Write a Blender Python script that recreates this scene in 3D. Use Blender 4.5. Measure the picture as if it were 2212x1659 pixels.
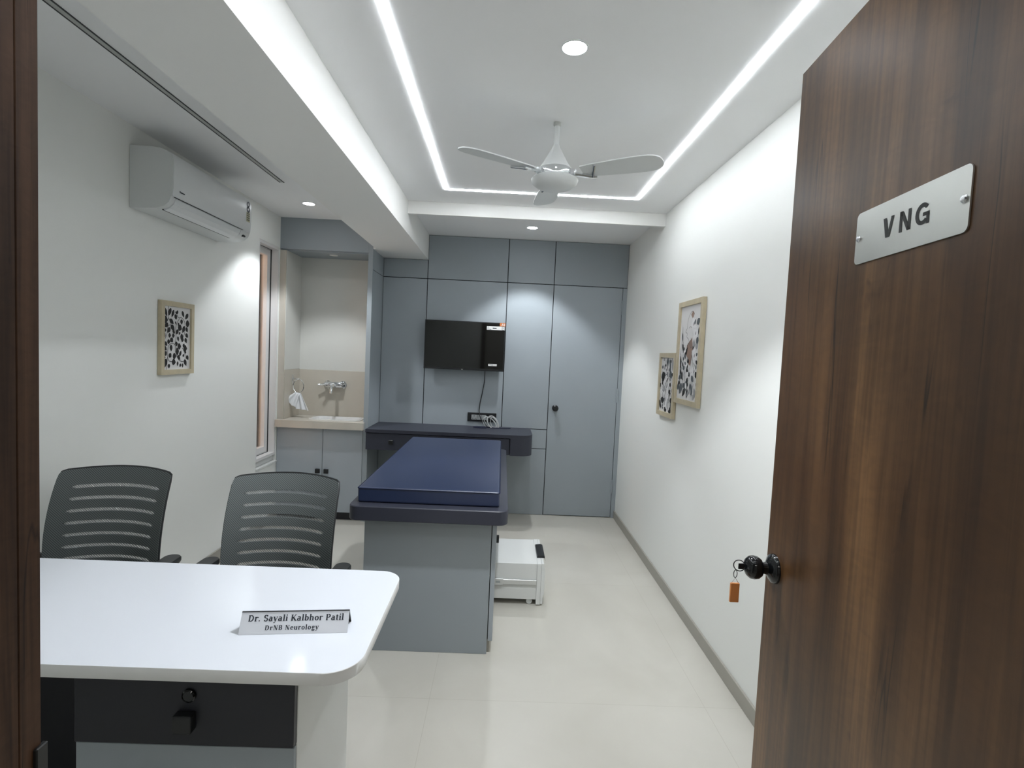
import bpy, bmesh, math, random, os
from math import sin, cos, pi, radians, sqrt, atan2
from mathutils import Vector, Matrix
random.seed(7)
for o in list(bpy.data.objects): bpy.data.objects.remove(o)
SC = bpy.context.scene
COL = SC.collection

# ---------------------------------------------------------------- camera, world, exposure
F, YAW, PITCH, ROLL = 1132.174, 0.0201, 0.0563, 0.0461
fw = Vector((sin(YAW)*cos(PITCH), cos(YAW)*cos(PITCH), -sin(PITCH)))
rt0 = Vector((cos(YAW), -sin(YAW), 0)); up0 = rt0.cross(fw)
rt = rt0*cos(ROLL) + up0*sin(ROLL); up = up0*cos(ROLL) - rt0*sin(ROLL)
cd = bpy.data.cameras.new('camera'); cam = bpy.data.objects.new('camera', cd); COL.objects.link(cam)
cd.sensor_fit = 'HORIZONTAL'; cd.sensor_width = 36.0; cd.lens = 36.0*F/2212.0; cd.clip_start = 0.02
cam.matrix_world = Matrix(((rt.x, up.x, -fw.x, 0), (rt.y, up.y, -fw.y, 0), (rt.z, up.z, -fw.z, 1.5), (0, 0, 0, 1)))
SC.camera = cam
wd = bpy.data.worlds.new('world'); SC.world = wd; wd.use_nodes = True
wd.node_tree.nodes['Background'].inputs[0].default_value = (1.0, 0.93, 0.86, 1)
wd.node_tree.nodes['Background'].inputs[1].default_value = 5.0
SC.view_settings.view_transform = 'Standard'; SC.view_settings.look = 'None'
SC.view_settings.exposure = 1.80; SC.view_settings.gamma = 1.0; SC.view_settings.use_curve_mapping = False
LED_STRENGTH = 12.0       # ceiling light lines
DOWN_DISC = 11.0          # downlight faces
SPOT_W = 25.0             # downlight beams
LIGHT_COL = (0.935, 0.975, 1.025)

# ---------------------------------------------------------------- materials
def mat(name, col, rough=0.5, metal=0.0, spec=0.5, emit=0.0, var=0.0, vscale=6.0, bump=0.0, bscale=200.0, coat=0.0):
    m = bpy.data.materials.new(name); m.use_nodes = True
    nt = m.node_tree; b = nt.nodes['Principled BSDF']
    b.inputs['Base Color'].default_value = (*col, 1); b.inputs['Roughness'].default_value = rough
    b.inputs['Metallic'].default_value = metal; b.inputs['Specular IOR Level'].default_value = spec
    b.inputs['Coat Weight'].default_value = coat
    if emit:
        b.inputs['Emission Color'].default_value = (*col, 1); b.inputs['Emission Strength'].default_value = emit
    if var or bump:
        tc = nt.nodes.new('ShaderNodeTexCoord')
    if var:
        n = nt.nodes.new('ShaderNodeTexNoise'); n.inputs['Scale'].default_value = vscale; n.inputs['Detail'].default_value = 4
        nt.links.new(tc.outputs['Object'], n.inputs['Vector'])
        r = nt.nodes.new('ShaderNodeValToRGB')
        r.color_ramp.elements[0].position = .3; r.color_ramp.elements[1].position = .7
        r.color_ramp.elements[0].color = (*[c*(1-var) for c in col], 1)
        r.color_ramp.elements[1].color = (*[min(1, c*(1+var)) for c in col], 1)
        nt.links.new(n.outputs['Fac'], r.inputs['Fac']); nt.links.new(r.outputs['Color'], b.inputs['Base Color'])
    if bump:
        n2 = nt.nodes.new('ShaderNodeTexNoise'); n2.inputs['Scale'].default_value = bscale
        nt.links.new(tc.outputs['Object'], n2.inputs['Vector'])
        bp = nt.nodes.new('ShaderNodeBump'); bp.inputs['Strength'].default_value = bump; bp.inputs['Distance'].default_value = .002
        nt.links.new(n2.outputs['Fac'], bp.inputs['Height']); nt.links.new(bp.outputs['Normal'], b.inputs['Normal'])
    return m

def wood(name, dark, mid, light, rough=0.4, fine=1.0, spec=0.5):
    m = bpy.data.materials.new(name); m.use_nodes = True
    nt = m.node_tree; b = nt.nodes['Principled BSDF']; N = nt.nodes.new; L = nt.links.new
    tc = N('ShaderNodeTexCoord')
    def noise(sx, sz, det, dist=0.0, off=0):
        mp = N('ShaderNodeMapping'); mp.inputs['Scale'].default_value = (sx, sx, sz); mp.inputs['Location'].default_value = (off, off*2, off)
        n = N('ShaderNodeTexNoise'); n.inputs['Scale'].default_value = 1; n.inputs['Detail'].default_value = det
        n.inputs['Distortion'].default_value = dist
        L(tc.outputs['Object'], mp.inputs['Vector']); L(mp.outputs['Vector'], n.inputs['Vector']); return n.outputs['Fac']
    def ramp(src, stops):
        r = N('ShaderNodeValToRGB'); cr = r.color_ramp
        while len(cr.elements) < len(stops): cr.elements.new(.5)
        for e, (p, c) in zip(cr.elements, stops): e.position = p; e.color = (*c, 1)
        L(src, r.inputs['Fac']); return r.outputs['Color']
    def mix(a, bb, kind, fac):
        x = N('ShaderNodeMix'); x.data_type = 'RGBA'; x.blend_type = kind; x.inputs['Factor'].default_value = fac
        L(a, x.inputs['A']); L(bb, x.inputs['B']); return x.outputs['Result']
    base = ramp(noise(9*fine, .9*fine, 5, .8), [(.28, dark), (.5, mid), (.72, light)])
    boards = ramp(noise(4*fine, .35*fine, 2, .3, 3.1), [(.38, (.74, .70, .66)), (.6, (1.12, 1.12, 1.1))])
    grain = ramp(noise(90*fine, 2.2*fine, 6, .3, 7.7), [(.36, (.66, .64, .62)), (.56, (1.04, 1.03, 1.02))])
    cracks = ramp(noise(13*fine, .75*fine, 3, .5, 13.3), [(.484, (1, 1, 1)), (.5, (.22, .20, .19)), (.512, (1, 1, 1))])
    cmask = ramp(noise(6*fine, 2.2*fine, 2, .2, 31.7), [(.50, (0, 0, 0)), (.58, (1, 1, 1))])
    knots = ramp(noise(15*fine, 8*fine, 2, 1.0, 21.3), [(.19, (.25, .22, .2)), (.255, (.75, .72, .7)), (.30, (1, 1, 1))])
    ripple = ramp(noise(14*fine, 26*fine, 3, 2.0, 41.3), [(.35, (.86, .85, .84)), (.62, (1.08, 1.08, 1.07))])
    c = mix(base, boards, 'MULTIPLY', 1.0); c = mix(c, grain, 'MULTIPLY', .85); c = mix(c, ripple, 'MULTIPLY', .6); cm = N('ShaderNodeMix'); cm.data_type = 'RGBA'; cm.blend_type = 'MULTIPLY'; L(cmask, cm.inputs['Factor']); L(c, cm.inputs['A']); L(cracks, cm.inputs['B']); c = cm.outputs['Result']; c = mix(c, knots, 'MULTIPLY', .85)
    L(c, b.inputs['Base Color']); b.inputs['Roughness'].default_value = rough; b.inputs['Specular IOR Level'].default_value = spec
    return m

M = {}
M['wall'] = mat('wall_paint', (.87, .88, .845), .62, spec=.3, bump=.05, bscale=90)
M['ceil'] = mat('ceiling_paint', (.905, .91, .905), .7, spec=.25)
M['beam'] = mat('beam_paint', (.88, .88, .85), .7, spec=.25)
M['lam'] = mat('grey_laminate', (.335, .374, .398), .5, spec=.35, var=.02, vscale=3)
M['lam_light'] = mat('pale_grey_laminate', (.40, .44, .475), .5, spec=.35, var=.02, vscale=3)
M['seam'] = mat('seam_dark', (.012, .014, .016), .7)
M['char'] = mat('charcoal_laminate', (.040, .043, .060), .42, spec=.4, var=.04, vscale=4)
M['char_dark'] = mat('dark_charcoal_laminate', (.022, .023, .029), .45, spec=.4)
M['blue'] = mat('navy_vinyl', (.016, .028, .078), .33, spec=1.0, var=.05, vscale=3, bump=.06, bscale=500)
M['desk'] = mat('gloss_white_laminate', (.76, .79, .84), .10, spec=.32)
M['desk_edge'] = mat('white_edge_band', (.84, .84, .82), .4)
M['white'] = mat('white_laminate', (.70, .71, .69), .45)
M['plast'] = mat('white_plastic', (.76, .78, .78), .35)
M['plast2'] = mat('white_plastic_side', (.72, .74, .73), .4)
M['black'] = mat('black_plastic', (.010, .011, .012), .35)
M['blackmat'] = mat('black_matt', (.012, .012, .012), .6)
M['gloss'] = mat('black_gloss', (.006, .007, .008), .07)
M['screen'] = mat('tv_screen', (.004, .0045, .0045), .05, spec=.55)
M['chrome'] = mat('chrome', (.80, .82, .84), .08, metal=1)
M['steel'] = mat('brushed_steel', (.60, .61, .58), .38, metal=1, var=.05, vscale=4)
M['screw'] = mat('screw_steel', (.7, .72, .74), .25, metal=1)
M['rail'] = mat('zinc_rail', (.66, .67, .66), .35, metal=.6)
M['beige'] = mat('beige_stone', (.56, .53, .465), .3, spec=.45, var=.05, vscale=5)
M['tile'] = mat('backsplash_tile', (.555, .515, .44), .22, spec=.5, var=.04, vscale=4)
M['niche'] = mat('niche_tile', (.66, .66, .62), .3, spec=.4)
M['ceramic'] = mat('white_ceramic', (.84, .84, .83), .12)
M['towel'] = mat('white_towel', (.82, .84, .86), .95, spec=.1, bump=.5, bscale=500)
M['skirt'] = mat('taupe_skirting', (.36, .345, .30), .4, var=.04)
M['frame_wood'] = mat('pale_oak', (.56, .49, .34), .5, var=.08, vscale=20)
M['paper'] = mat('art_paper', (.72, .71, .70), .6)
M['ink'] = mat('black_ink', (.012, .011, .010), .6)
M['ink2'] = mat('grey_ink', (.10, .115, .125), .6)
M['ink3'] = mat('pale_grey_ink', (.36, .36, .37), .6)
M['inkb'] = mat('brown_ink', (.30, .20, .155), .6)
M['inkw'] = mat('petal_white', (.80, .79, .79), .6)
M['fanw'] = mat('fan_white', (.72, .74, .73), .35)
M['upvc'] = mat('white_window_frame', (.80, .79, .78), .35)
M['orange'] = mat('orange_fob', (.80, .31, .10), .4)
M['orange2'] = mat('orange_sticker', (.66, .20, .06), .5)
M['label'] = mat('label_white', (.78, .78, .76), .5)
M['label_y'] = mat('label_olive', (.42, .40, .24), .5)
M['navy_cable'] = mat('navy_cable', (.012, .016, .045), .5)
M['grey_cable'] = mat('pale_grey_cable', (.62, .63, .62), .45)
M['silver'] = mat('silver_sheet', (.80, .82, .86), .42, spec=.4)
M['text'] = mat('dark_lettering', (.025, .032, .045), .5)
M['text2'] = mat('black_lettering', (.014, .016, .014), .5)
M['socket'] = mat('grey_switch_module', (.34, .36, .36), .4)
M['groove'] = mat('grey_diffuser', (.46, .47, .45), .5)
M['led'] = mat('led_diffuser', LIGHT_COL, .5, emit=LED_STRENGTH)
M['disc'] = mat('downlight_diffuser', LIGHT_COL, .5, emit=DOWN_DISC)
M['disc_dim'] = mat('unlit_diffuser', (.8, .8, .78), .4)
M['door'] = wood('walnut_laminate', (.052, .023, .0085), (.112, .054, .0195), (.205, .108, .044), .36, spec=.5)
M['jamb'] = wood('dark_walnut_jamb', (.038, .018, .010), (.092, .046, .025), (.145, .075, .042), .55, fine=3.0, spec=.3)
M['clad'] = wood('outdoor_cladding', (.42, .29, .22), (.52, .37, .28), (.58, .42, .33), .6)
M['key'] = mat('dark_metal', (.06, .06, .06), .3, metal=1)

def floor_mat():
    m = bpy.data.materials.new('beige_floor_tile'); m.use_nodes = True; nt = m.node_tree; b = nt.nodes['Principled BSDF']; N = nt.nodes.new; L = nt.links.new
    tc = N('ShaderNodeTexCoord')
    n = N('ShaderNodeTexNoise'); n.inputs['Scale'].default_value = 1.6; n.inputs['Detail'].default_value = 7; n.inputs['Distortion'].default_value = .6
    L(tc.outputs['Object'], n.inputs['Vector'])
    r = N('ShaderNodeValToRGB'); r.color_ramp.elements[0].position = .32; r.color_ramp.elements[1].position = .68
    r.color_ramp.elements[0].color = (.53, .51, .45, 1); r.color_ramp.elements[1].color = (.60, .58, .52, 1)
    L(n.outputs['Fac'], r.inputs['Fac'])
    br = N('ShaderNodeTexBrick'); br.inputs['Scale'].default_value = 1; br.offset = 0
    br.inputs['Brick Width'].default_value = 1.2; br.inputs['Row Height'].default_value = 1.2; br.inputs['Mortar Size'].default_value = .0012
    br.inputs['Color1'].default_value = (1, 1, 1, 1); br.inputs['Color2'].default_value = (.985, .985, .98, 1); br.inputs['Mortar'].default_value = (.86, .85, .83, 1)
    mp = N('ShaderNodeMapping'); mp.inputs['Location'].default_value = (.25, .21, 0)
    L(tc.outputs['Object'], mp.inputs['Vector']); L(mp.outputs['Vector'], br.inputs['Vector'])
    x = N('ShaderNodeMix'); x.data_type = 'RGBA'; x.blend_type = 'MULTIPLY'; x.inputs['Factor'].default_value = 1
    L(r.outputs['Color'], x.inputs['A']); L(br.outputs['Color'], x.inputs['B']); L(x.outputs['Result'], b.inputs['Base Color'])
    b.inputs['Roughness'].default_value = .30; b.inputs['Specular IOR Level'].default_value = .4
    return m
M['floor'] = floor_mat()

def weave_mat(name, col, col2, through):
    """woven chair cloth: fine diagonal ribs; where through>0 the gaps let light pass"""
    m = bpy.data.materials.new(name); m.use_nodes = True; nt = m.node_tree; b = nt.nodes['Principled BSDF']; N = nt.nodes.new; L = nt.links.new
    tc = N('ShaderNodeTexCoord'); w = N('ShaderNodeTexWave'); w.inputs['Scale'].default_value = 60; w.inputs['Distortion'].default_value = .4
    w.wave_type = 'BANDS'; w.bands_direction = 'DIAGONAL'
    L(tc.outputs['Object'], w.inputs['Vector'])
    r = N('ShaderNodeValToRGB'); r.color_ramp.elements[0].color = (*col, 1); r.color_ramp.elements[1].color = (*col2, 1)
    L(w.outputs['Fac'], r.inputs['Fac']); L(r.outputs['Color'], b.inputs['Base Color']); b.inputs['Roughness'].default_value = .65
    b.inputs['Specular IOR Level'].default_value = .25
    if through:
        t = N('ShaderNodeBsdfTransparent'); mx = N('ShaderNodeMixShader'); mr = N('ShaderNodeMapRange')
        mr.inputs['To Min'].default_value = through-.22; mr.inputs['To Max'].default_value = through+.22
        L(w.outputs['Fac'], mr.inputs['Value']); L(mr.outputs['Result'], mx.inputs['Fac'])
        L(b.outputs['BSDF'], mx.inputs[1]); L(t.outputs['BSDF'], mx.inputs[2])
        L(mx.outputs['Shader'], nt.nodes['Material Output'].inputs['Surface'])
    return m
M['chair'] = weave_mat('grey_chair_mesh', (.065, .074, .074), (.20, .222, .22), 0)
M['chair_net'] = weave_mat('see_through_chair_mesh', (.20, .215, .215), (.27, .285, .285), .36)
M['chair_plast'] = mat('chair_black_plastic', (.018, .02, .021), .4)

def glass_mat():
    m = bpy.data.materials.new('clear_glass'); m.use_nodes = True; nt = m.node_tree
    t = nt.nodes.new('ShaderNodeBsdfTransparent'); t.inputs[0].default_value = (.95, .95, .94, 1)
    g = nt.nodes.new('ShaderNodeBsdfGlossy'); g.inputs['Roughness'].default_value = .02
    mx = nt.nodes.new('ShaderNodeMixShader'); fr = nt.nodes.new('ShaderNodeFresnel'); fr.inputs[0].default_value = 1.45
    nt.links.new(fr.outputs[0], mx.inputs[0]); nt.links.new(t.outputs[0], mx.inputs[1]); nt.links.new(g.outputs[0], mx.inputs[2])
    nt.links.new(mx.outputs[0], nt.nodes['Material Output'].inputs['Surface'])
    return m
M['glass'] = glass_mat()

# ---------------------------------------------------------------- mesh helpers
ORG = {}
def BM(): return bmesh.new()
def box(bm, x0, x1, y0, y1, z0, z1, bev=0.0, seg=2, mi=0, T=None):
    r = bmesh.ops.create_cube(bm, size=1)
    vs = r['verts']
    for v in vs: v.co = Vector(((x0+x1)/2+v.co.x*(x1-x0), (y0+y1)/2+v.co.y*(y1-y0), (z0+z1)/2+v.co.z*(z1-z0)))
    fs = set(f for v in vs for f in v.link_faces)
    if bev:
        es = list(set(e for v in vs for e in v.link_edges))
        rb = bmesh.ops.bevel(bm, geom=es, offset=bev, segments=seg, profile=.5, affect='EDGES')
        fs = set(f for f in rb['faces']) | set(f for f in fs if f.is_valid)
        vs = list(set(v for f in fs for v in f.verts))
    for f in fs: f.material_index = mi
    if T is not None:
        for v in vs: v.co = T @ v.co
    return vs
def tube(bm, pts, r, n=10, closed=False, mi=0, cap=True):
    pts = [Vector(p) for p in pts]; k = len(pts); rings = []
    rr = r if isinstance(r, (list, tuple)) else [r]*k
    prev = None
    for i, p in enumerate(pts):
        a = pts[(i-1) % k] if (closed or i > 0) else p; b = pts[(i+1) % k] if (closed or i < k-1) else p
        t = (b-a).normalized()
        if prev is None:
            ref = Vector((0, 0, 1)) if abs(t.z) < .9 else Vector((1, 0, 0)); nx = t.cross(ref).normalized()
        else:
            nx = (prev - t*prev.dot(t)).normalized()
        prev = nx; ny = t.cross(nx)
        rings.append([bm.verts.new(p+(nx*cos(2*pi*j/n)+ny*sin(2*pi*j/n))*rr[i]) for j in range(n)])
    for i in range(k if closed else k-1):
        A, B = rings[i], rings[(i+1) % k]
        for j in range(n):
            f = bm.faces.new((A[j], A[(j+1) % n], B[(j+1) % n], B[j])); f.material_index = mi; f.smooth = True
    if cap and not closed:
        for R in (rings[0], rings[-1]):
            f = bm.faces.new(R); f.material_index = mi
def lathe(bm, prof, c, axis=(0, 0, 1), n=32, mi=0):
    """prof: list of (radius, height along axis)"""
    ax = Vector(axis).normalized(); ref = Vector((1, 0, 0)) if abs(ax.x) < .9 else Vector((0, 1, 0))
    a = ax.cross(ref).normalized(); b = ax.cross(a); c = Vector(c); rings = []
    for r, h in prof:
        if r < 1e-6: rings.append([bm.verts.new(c+ax*h)])
        else: rings.append([bm.verts.new(c+ax*h+(a*cos(2*pi*j/n)+b*sin(2*pi*j/n))*r) for j in range(n)])
    for A, B in zip(rings, rings[1:]):
        for j in range(n):
            if len(A) == 1 and len(B) == 1: continue
            if len(A) == 1: vs = (A[0], B[(j+1) % n], B[j])
            elif len(B) == 1: vs = (A[j], A[(j+1) % n], B[0])
            else: vs = (A[j], A[(j+1) % n], B[(j+1) % n], B[j])
            f = bm.faces.new(vs); f.material_index = mi; f.smooth = True
    for R in (rings[0], rings[-1]):
        if len(R) > 1:
            f = bm.faces.new(R); f.material_index = mi
def rrect(x0, x1, y0, y1, r, n=8):
    """rounded outline; r = radii of corners (x1,y1),(x0,y1),(x0,y0),(x1,y0)"""
    rs = r if isinstance(r, (list, tuple)) else [r]*4; out = []
    for (cx, cy, sx, sy, a0), q in zip(((x1, y1, -1, -1, 0), (x0, y1, 1, -1, 90), (x0, y0, 1, 1, 180), (x1, y0, -1, 1, 270)), rs):
        if q < 1e-5: out.append((cx, cy)); continue
        for i in range(n+1):
            a = radians(a0+90*i/n); out.append((cx+sx*q+q*cos(a), cy+sy*q+q*sin(a)))
    return out
def prism(bm, poly, z0, z1, mi=0, fn=None, mi_side=None, bev=0.0):
    """poly (u,v) extruded z0..z1; fn maps (u,v,w)->point"""
    fn = fn or (lambda u, v, w: Vector((u, v, w)))
    if bev:
        cx = sum(p[0] for p in poly)/len(poly); cy = sum(p[1] for p in poly)/len(poly)
        def inset(p):
            d = Vector((p[0]-cx, p[1]-cy)); l = d.length; return (p[0]-d.x/l*bev, p[1]-d.y/l*bev)
        lv = [(poly if False else [inset(p) for p in poly], z0), (poly, z0+bev), (poly, z1-bev), ([inset(p) for p in poly], z1)]
    else: lv = [(poly, z0), (poly, z1)]
    R = [[bm.verts.new(fn(u, v, z)) for u, v in pl] for pl, z in lv]
    n = len(poly)
    for A, B in zip(R, R[1:]):
        for j in range(n):
            f = bm.faces.new((A[j], A[(j+1) % n], B[(j+1) % n], B[j])); f.material_index = mi if mi_side is None else mi_side
            f.smooth = n > 8
    f = bm.faces.new(R[0][::-1]); f.material_index = mi if mi_side is None else mi_side
    f = bm.faces.new(R[-1]); f.material_index = mi
def sphere(bm, c, r, mi=0, n=20, sc=(1, 1, 1)):
    q = bmesh.ops.create_uvsphere(bm, u_segments=n, v_segments=n//2+2, radius=r)
    for v in q['verts']: v.co = Vector((v.co.x*sc[0], v.co.y*sc[1], v.co.z*sc[2]))+Vector(c)
    for f in set(f for v in q['verts'] for f in v.link_faces): f.material_index = mi; f.smooth = True
def obj(name, bm, mats, parent=None, origin=None, smooth_angle=True):
    bmesh.ops.recalc_face_normals(bm, faces=bm.faces)
    for e in bm.edges:
        if len(e.link_faces) == 2 and e.calc_face_angle(0) > radians(38): e.smooth = False
    po = ORG.get(parent.name, Vector()) if parent else Vector()
    og = Vector(origin) if origin is not None else (po if parent else Vector())
    for v in bm.verts: v.co -= og
    me = bpy.data.meshes.new(name); bm.to_mesh(me); bm.free()
    for m in (mats if isinstance(mats, (list, tuple)) else [mats]): me.materials.append(m)
    o = bpy.data.objects.new(name, me); COL.objects.link(o)
    o.location = og-po
    if parent: o.parent = parent
    ORG[o.name] = og
    return o
def tag(o, label, cat, group=None):
    o['label'] = label; o['category'] = cat
    if group: o['group'] = group
    return o
def thing(name, label, cat, loc, group=None):
    o = bpy.data.objects.new(name, None); COL.objects.link(o); o.empty_display_size = .1
    o.location = loc; ORG[o.name] = Vector(loc)
    return tag(o, label, cat, group)
def struct(name, bm, m, parent=None):
    o = obj(name, bm, m, parent)
    if not parent: o['kind'] = 'structure'
    return o
def dup(root, loc, label, rotz=0.0):
    r = root.copy(); COL.objects.link(r); r.location = loc; r.rotation_euler.z = rotz; r['label'] = label
    for ch in list(root.children):
        c = ch.copy(); COL.objects.link(c); c.parent = r
        for g in ch.children:
            d = g.copy(); COL.objects.link(d); d.parent = c
    return r
def frame_ring(bm, fn, u0, u1, v0, v1, w, d0, d1, mi=0):
    """rectangular ring of bar width w; fn(u,v,depth)"""
    for (a, b, c, d) in ((u0, u0+w, v0, v1), (u1-w, u1, v0, v1), (u0+w, u1-w, v0, v0+w), (u0+w, u1-w, v1-w, v1)):
        prism(bm, [(a, c), (b, c), (b, d), (a, d)], d0, d1, mi, fn)

# ---------------------------------------------------------------- setting
XL, XR, YF, YB, H = -1.90, 1.124, 0.36, 4.88, 2.555
YT = 4.478
b = BM(); box(b, -3.2, 3.2, -2.2, 5.1, -.08, 0); struct('floor', b, M['floor'])
b = BM(); box(b, XL-.2, XR+.15, .2, 5.08, H, H+.12); struct('ceiling', b, M['ceil'])
b = BM(); box(b, XR, XR+.12, .2, 5.0, 0, H); struct('wall_right', b, M['wall'])
# left wall with the window opening
WY0, WY1, WZ0, WZ1 = 4.105, 4.472, .49, 2.298
b = BM()
box(b, XL-.2, XL, .2, WY0, 0, H); box(b, XL-.2, XL, WY1, 5.0, 0, H)
box(b, XL-.2, XL, WY0, WY1, 0, WZ0); box(b, XL-.2, XL, WY0, WY1, WZ1, H)
bmesh.ops.remove_doubles(b, verts=b.verts, dist=1e-5)
struct('wall_left', b, M['wall'])
# front wall with the doorway
DX0, DX1, DZ = -.34, .60, 2.17
b = BM(); box(b, XL, DX0, .2, YF, 0, H); box(b, DX1, XR, .2, YF, 0, H); box(b, DX0, DX1, .2, YF, DZ, H)
bmesh.ops.remove_doubles(b, verts=b.verts, dist=1e-5)
struct('wall_front', b, M['wall'])
# corridor the photograph is taken from
b = BM()
box(b, -3.2, XL, .2, .3, 0, 2.6); box(b, XR, 3.2, .2, .3, 0, 2.6); box(b, -3.2, 3.2, -2.0, -1.9, 0, 2.6)
box(b, -3.2, -3.1, -2.0, .3, 0, 2.6); box(b, 3.1, 3.2, -2.0, .3, 0, 2.6)  # unseen end walls, added to keep the world light out of the corridor
struct('wall_corridor', b, M['wall'])
b = BM(); box(b, -3.2, 3.2, -2.0, .2, 2.6, 2.7); struct('ceiling_corridor', b, M['ceil'])

# back wall: laminate panels with shadow gaps on a dark backing
bw = BM(); box(bw, XL, XR, YB, YB+.12, 0, H); WB = struct('wall_back', bw, M['seam'])
def panel(x0, x1, z0, z1, parent=WB, name='panel', m='lam'):
    g = .0034; q = BM(); box(q, x0+g, x1-g, YB-.014, YB-.0005, z0+g, z1-g, .0008, 1)
    return obj(name, q, M[m], parent)
S0, S1, S2, S3, SZ = -.719, .0156, .444, 1.124, 2.158
for x0, x1 in ((-1.125, S0), (S0, S1), (S1, S2), (S2, S3)): panel(x0, x1, SZ, H-(.226 if x1 == S0 else 0))
panel(-1.125, S0, 0, SZ); panel(S0, S1, 0, SZ)
panel(S1, S2, .812, SZ); panel(S1, S2, .629, .812); panel(S1, S2, 0, .629)

# dropped beam and pelmet under the ceiling
b = BM(); box(b, -1.099, -.719, YF, YB-.001, 2.329, H); box(b, -1.125, -1.099, YT, YB-.001, 2.329, H)
bmesh.ops.remove_doubles(b, verts=b.verts, dist=1e-5)
struct('ceiling_beam', b, M['beam'])
b = BM(); box(b, -.719, XR, 3.796, 3.822, 2.4655, H, .001, 1); struct('trim_1', b, M['beam'])   # downstand across the ceiling
b = BM(); box(b, XR-.012, XR, YF, YB-.016, 0, .071, .0015, 1); struct('baseboard_right', b, M['skirt'])
b = BM(); box(b, XL, XL+.012, YF, WY1, 0, .071, .0015, 1); struct('baseboard_left', b, M['skirt'])

# niche: partition, fascia, tile lining
b = BM(); box(b, -1.165, -1.125, YT, YB, 0, H, .001, 1)
wp = struct('wall_partition', b, M['lam'])
q = BM(); box(q, -1.126, -1.1245, YT+.004, YB-.016, SZ-.002, SZ+.002); obj('seam', q, M['seam'], wp)
b = BM(); box(b, XL, -1.165, YT, YT+.02, 2.297, H); box(b, XL, -1.165, YT+.02, YB, 2.285, 2.30); struct('wall_fascia', b, M['lam'])
b = BM()
box(b, XL, -1.85, YT+.001, YB-.06, .8605, 2.285)
struct('wall_niche_side', b, M['beige'])
b = BM()
prism(b, [(-1.85, YT+.012), (-1.846, YT+.012), (-1.846, YB-.06), (-1.85, YB-.06)], 1.283, 2.285)
box(b, -1.846, -1.165, YB-.064, YB-.06, 1.279, 2.285); box(b, -1.85, -1.165, YB-.06, YB-.002, .86, 2.285)
struct('wall_niche_back', b, M['niche'])
b = BM()
box(b, -1.85, -1.844, YT+.012, YB-.066, .86, 1.281, .001, 1); box(b, -1.85, -1.165, YB-.066, YB-.0601, .86, 1.279, .001, 1)
struct('wall_backsplash', b, M['tile'])

# ---------------------------------------------------------------- window
wfn = lambda u, v, w: Vector((-1.905-w, u, v))       # u along Y, v up, w outwards
b = BM()
frame_ring(b, wfn, WY0, WY1-.002, WZ0+.068, WZ1, .022, 0, .052); frame_ring(b, wfn, WY0, WY1-.002, WZ0+.068, WZ1, .03, .06, .13)
WIN = struct('window_1', b, M['upvc'])
b = BM(); frame_ring(b, wfn, WY0+.01, WY1-.012, WZ0+.078, WZ1-.01, .014, .052, .0605); obj('gasket', b, M['black'], WIN)
b = BM(); frame_ring(b, wfn, WY0+.03, WY1-.034, WZ0+.10, WZ1-.032, .045, .062, .125); obj('sash', b, M['upvc'], WIN)
b = BM(); prism(b, [(WY0+.074, WZ0+.144), (WY1-.078, WZ0+.144), (WY1-.078, WZ1-.076), (WY0+.074, WZ1-.076)], .092, .097, 0, wfn); obj('pane', b, M['glass'], WIN)
b = BM(); box(b, -2.1, -1.888, WY0, WY1, WZ0, WZ0+.018, .002, 1); box(b, -2.1, -1.925, WY0, WY1, WZ0+.018, WZ0+.066, .002, 1); struct('window_sill', b, M['white'])
b = BM(); 
for k in range(5): box(b, -2.62, -2.58, 3.2, 7.0, -.1+k*.715, .611+k*.715, .004, 1)
struct('wall_outside', b, M['clad'])

# ---------------------------------------------------------------- doors
# grey flush door in the back wall
DB = panel(S2, S3-.04, 0.004, SZ, None, 'door_1', 'lam'); DB['kind'] = 'structure'
b = BM(); box(b, S3-.039, S3, YB-.016, YB-.0005, 0, SZ-.002, .001, 1); obj('door_frame', b, M['lam'], DB)
b = BM(); lathe(b, [(.026, 0), (.026, .008), (.012, .012), (.011, .03), (.022, .036), (.029, .048), (.029, .058), (.020, .066), (0, .067)], (.507, YB-.014, 1.022), (0, -1, 0)); obj('knob', b, M['black'], DB)
for z in (1.975, 1.16, .30):
    b = BM(); tube(b, [(S3-.04, YB-.019, z-.065), (S3-.04, YB-.019, z+.065)], .006, 10); box(b, S3-.055, S3-.026, YB-.017, YB-.0145, z-.06, z+.06)
    obj('hinge', b, M['lam'], DB)
# walnut door standing open on the right
ANG = radians(5.3); DD = Vector((sin(ANG), cos(ANG), 0)); DN = Vector((cos(ANG), -sin(ANG), 0)); DF = Vector((.638, 1.189, 0))
dfn = lambda s, z, w: DF - DD*s + DN*w + Vector((0, 0, z))       # s from the free edge, w behind the face
b = BM(); prism(b, [(0, .008), (.865, .008), (.865, 2.15), (0, 2.15)], 0, .038, 0, dfn, bev=0)
me_door = obj('door_2', b, M['door']); me_door['kind'] = 'structure'
def dl(prof, s, z): # lathe pointing out of the face
    q = BM(); lathe(q, prof, dfn(s, z, 0), -DN, 32); return q
b = dl([(.033, 0), (.033, .004), (.030, .009), (.020, .014), (.014, .018), (.0125, .026), (.014, .030), (.020, .031), (.0250, .038), (.0262, .046), (.0245, .055), (.018, .062), (.009, .0655), (0, .066)], .043, 1.045)
obj('knob', b, M['gloss'], me_door)
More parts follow.
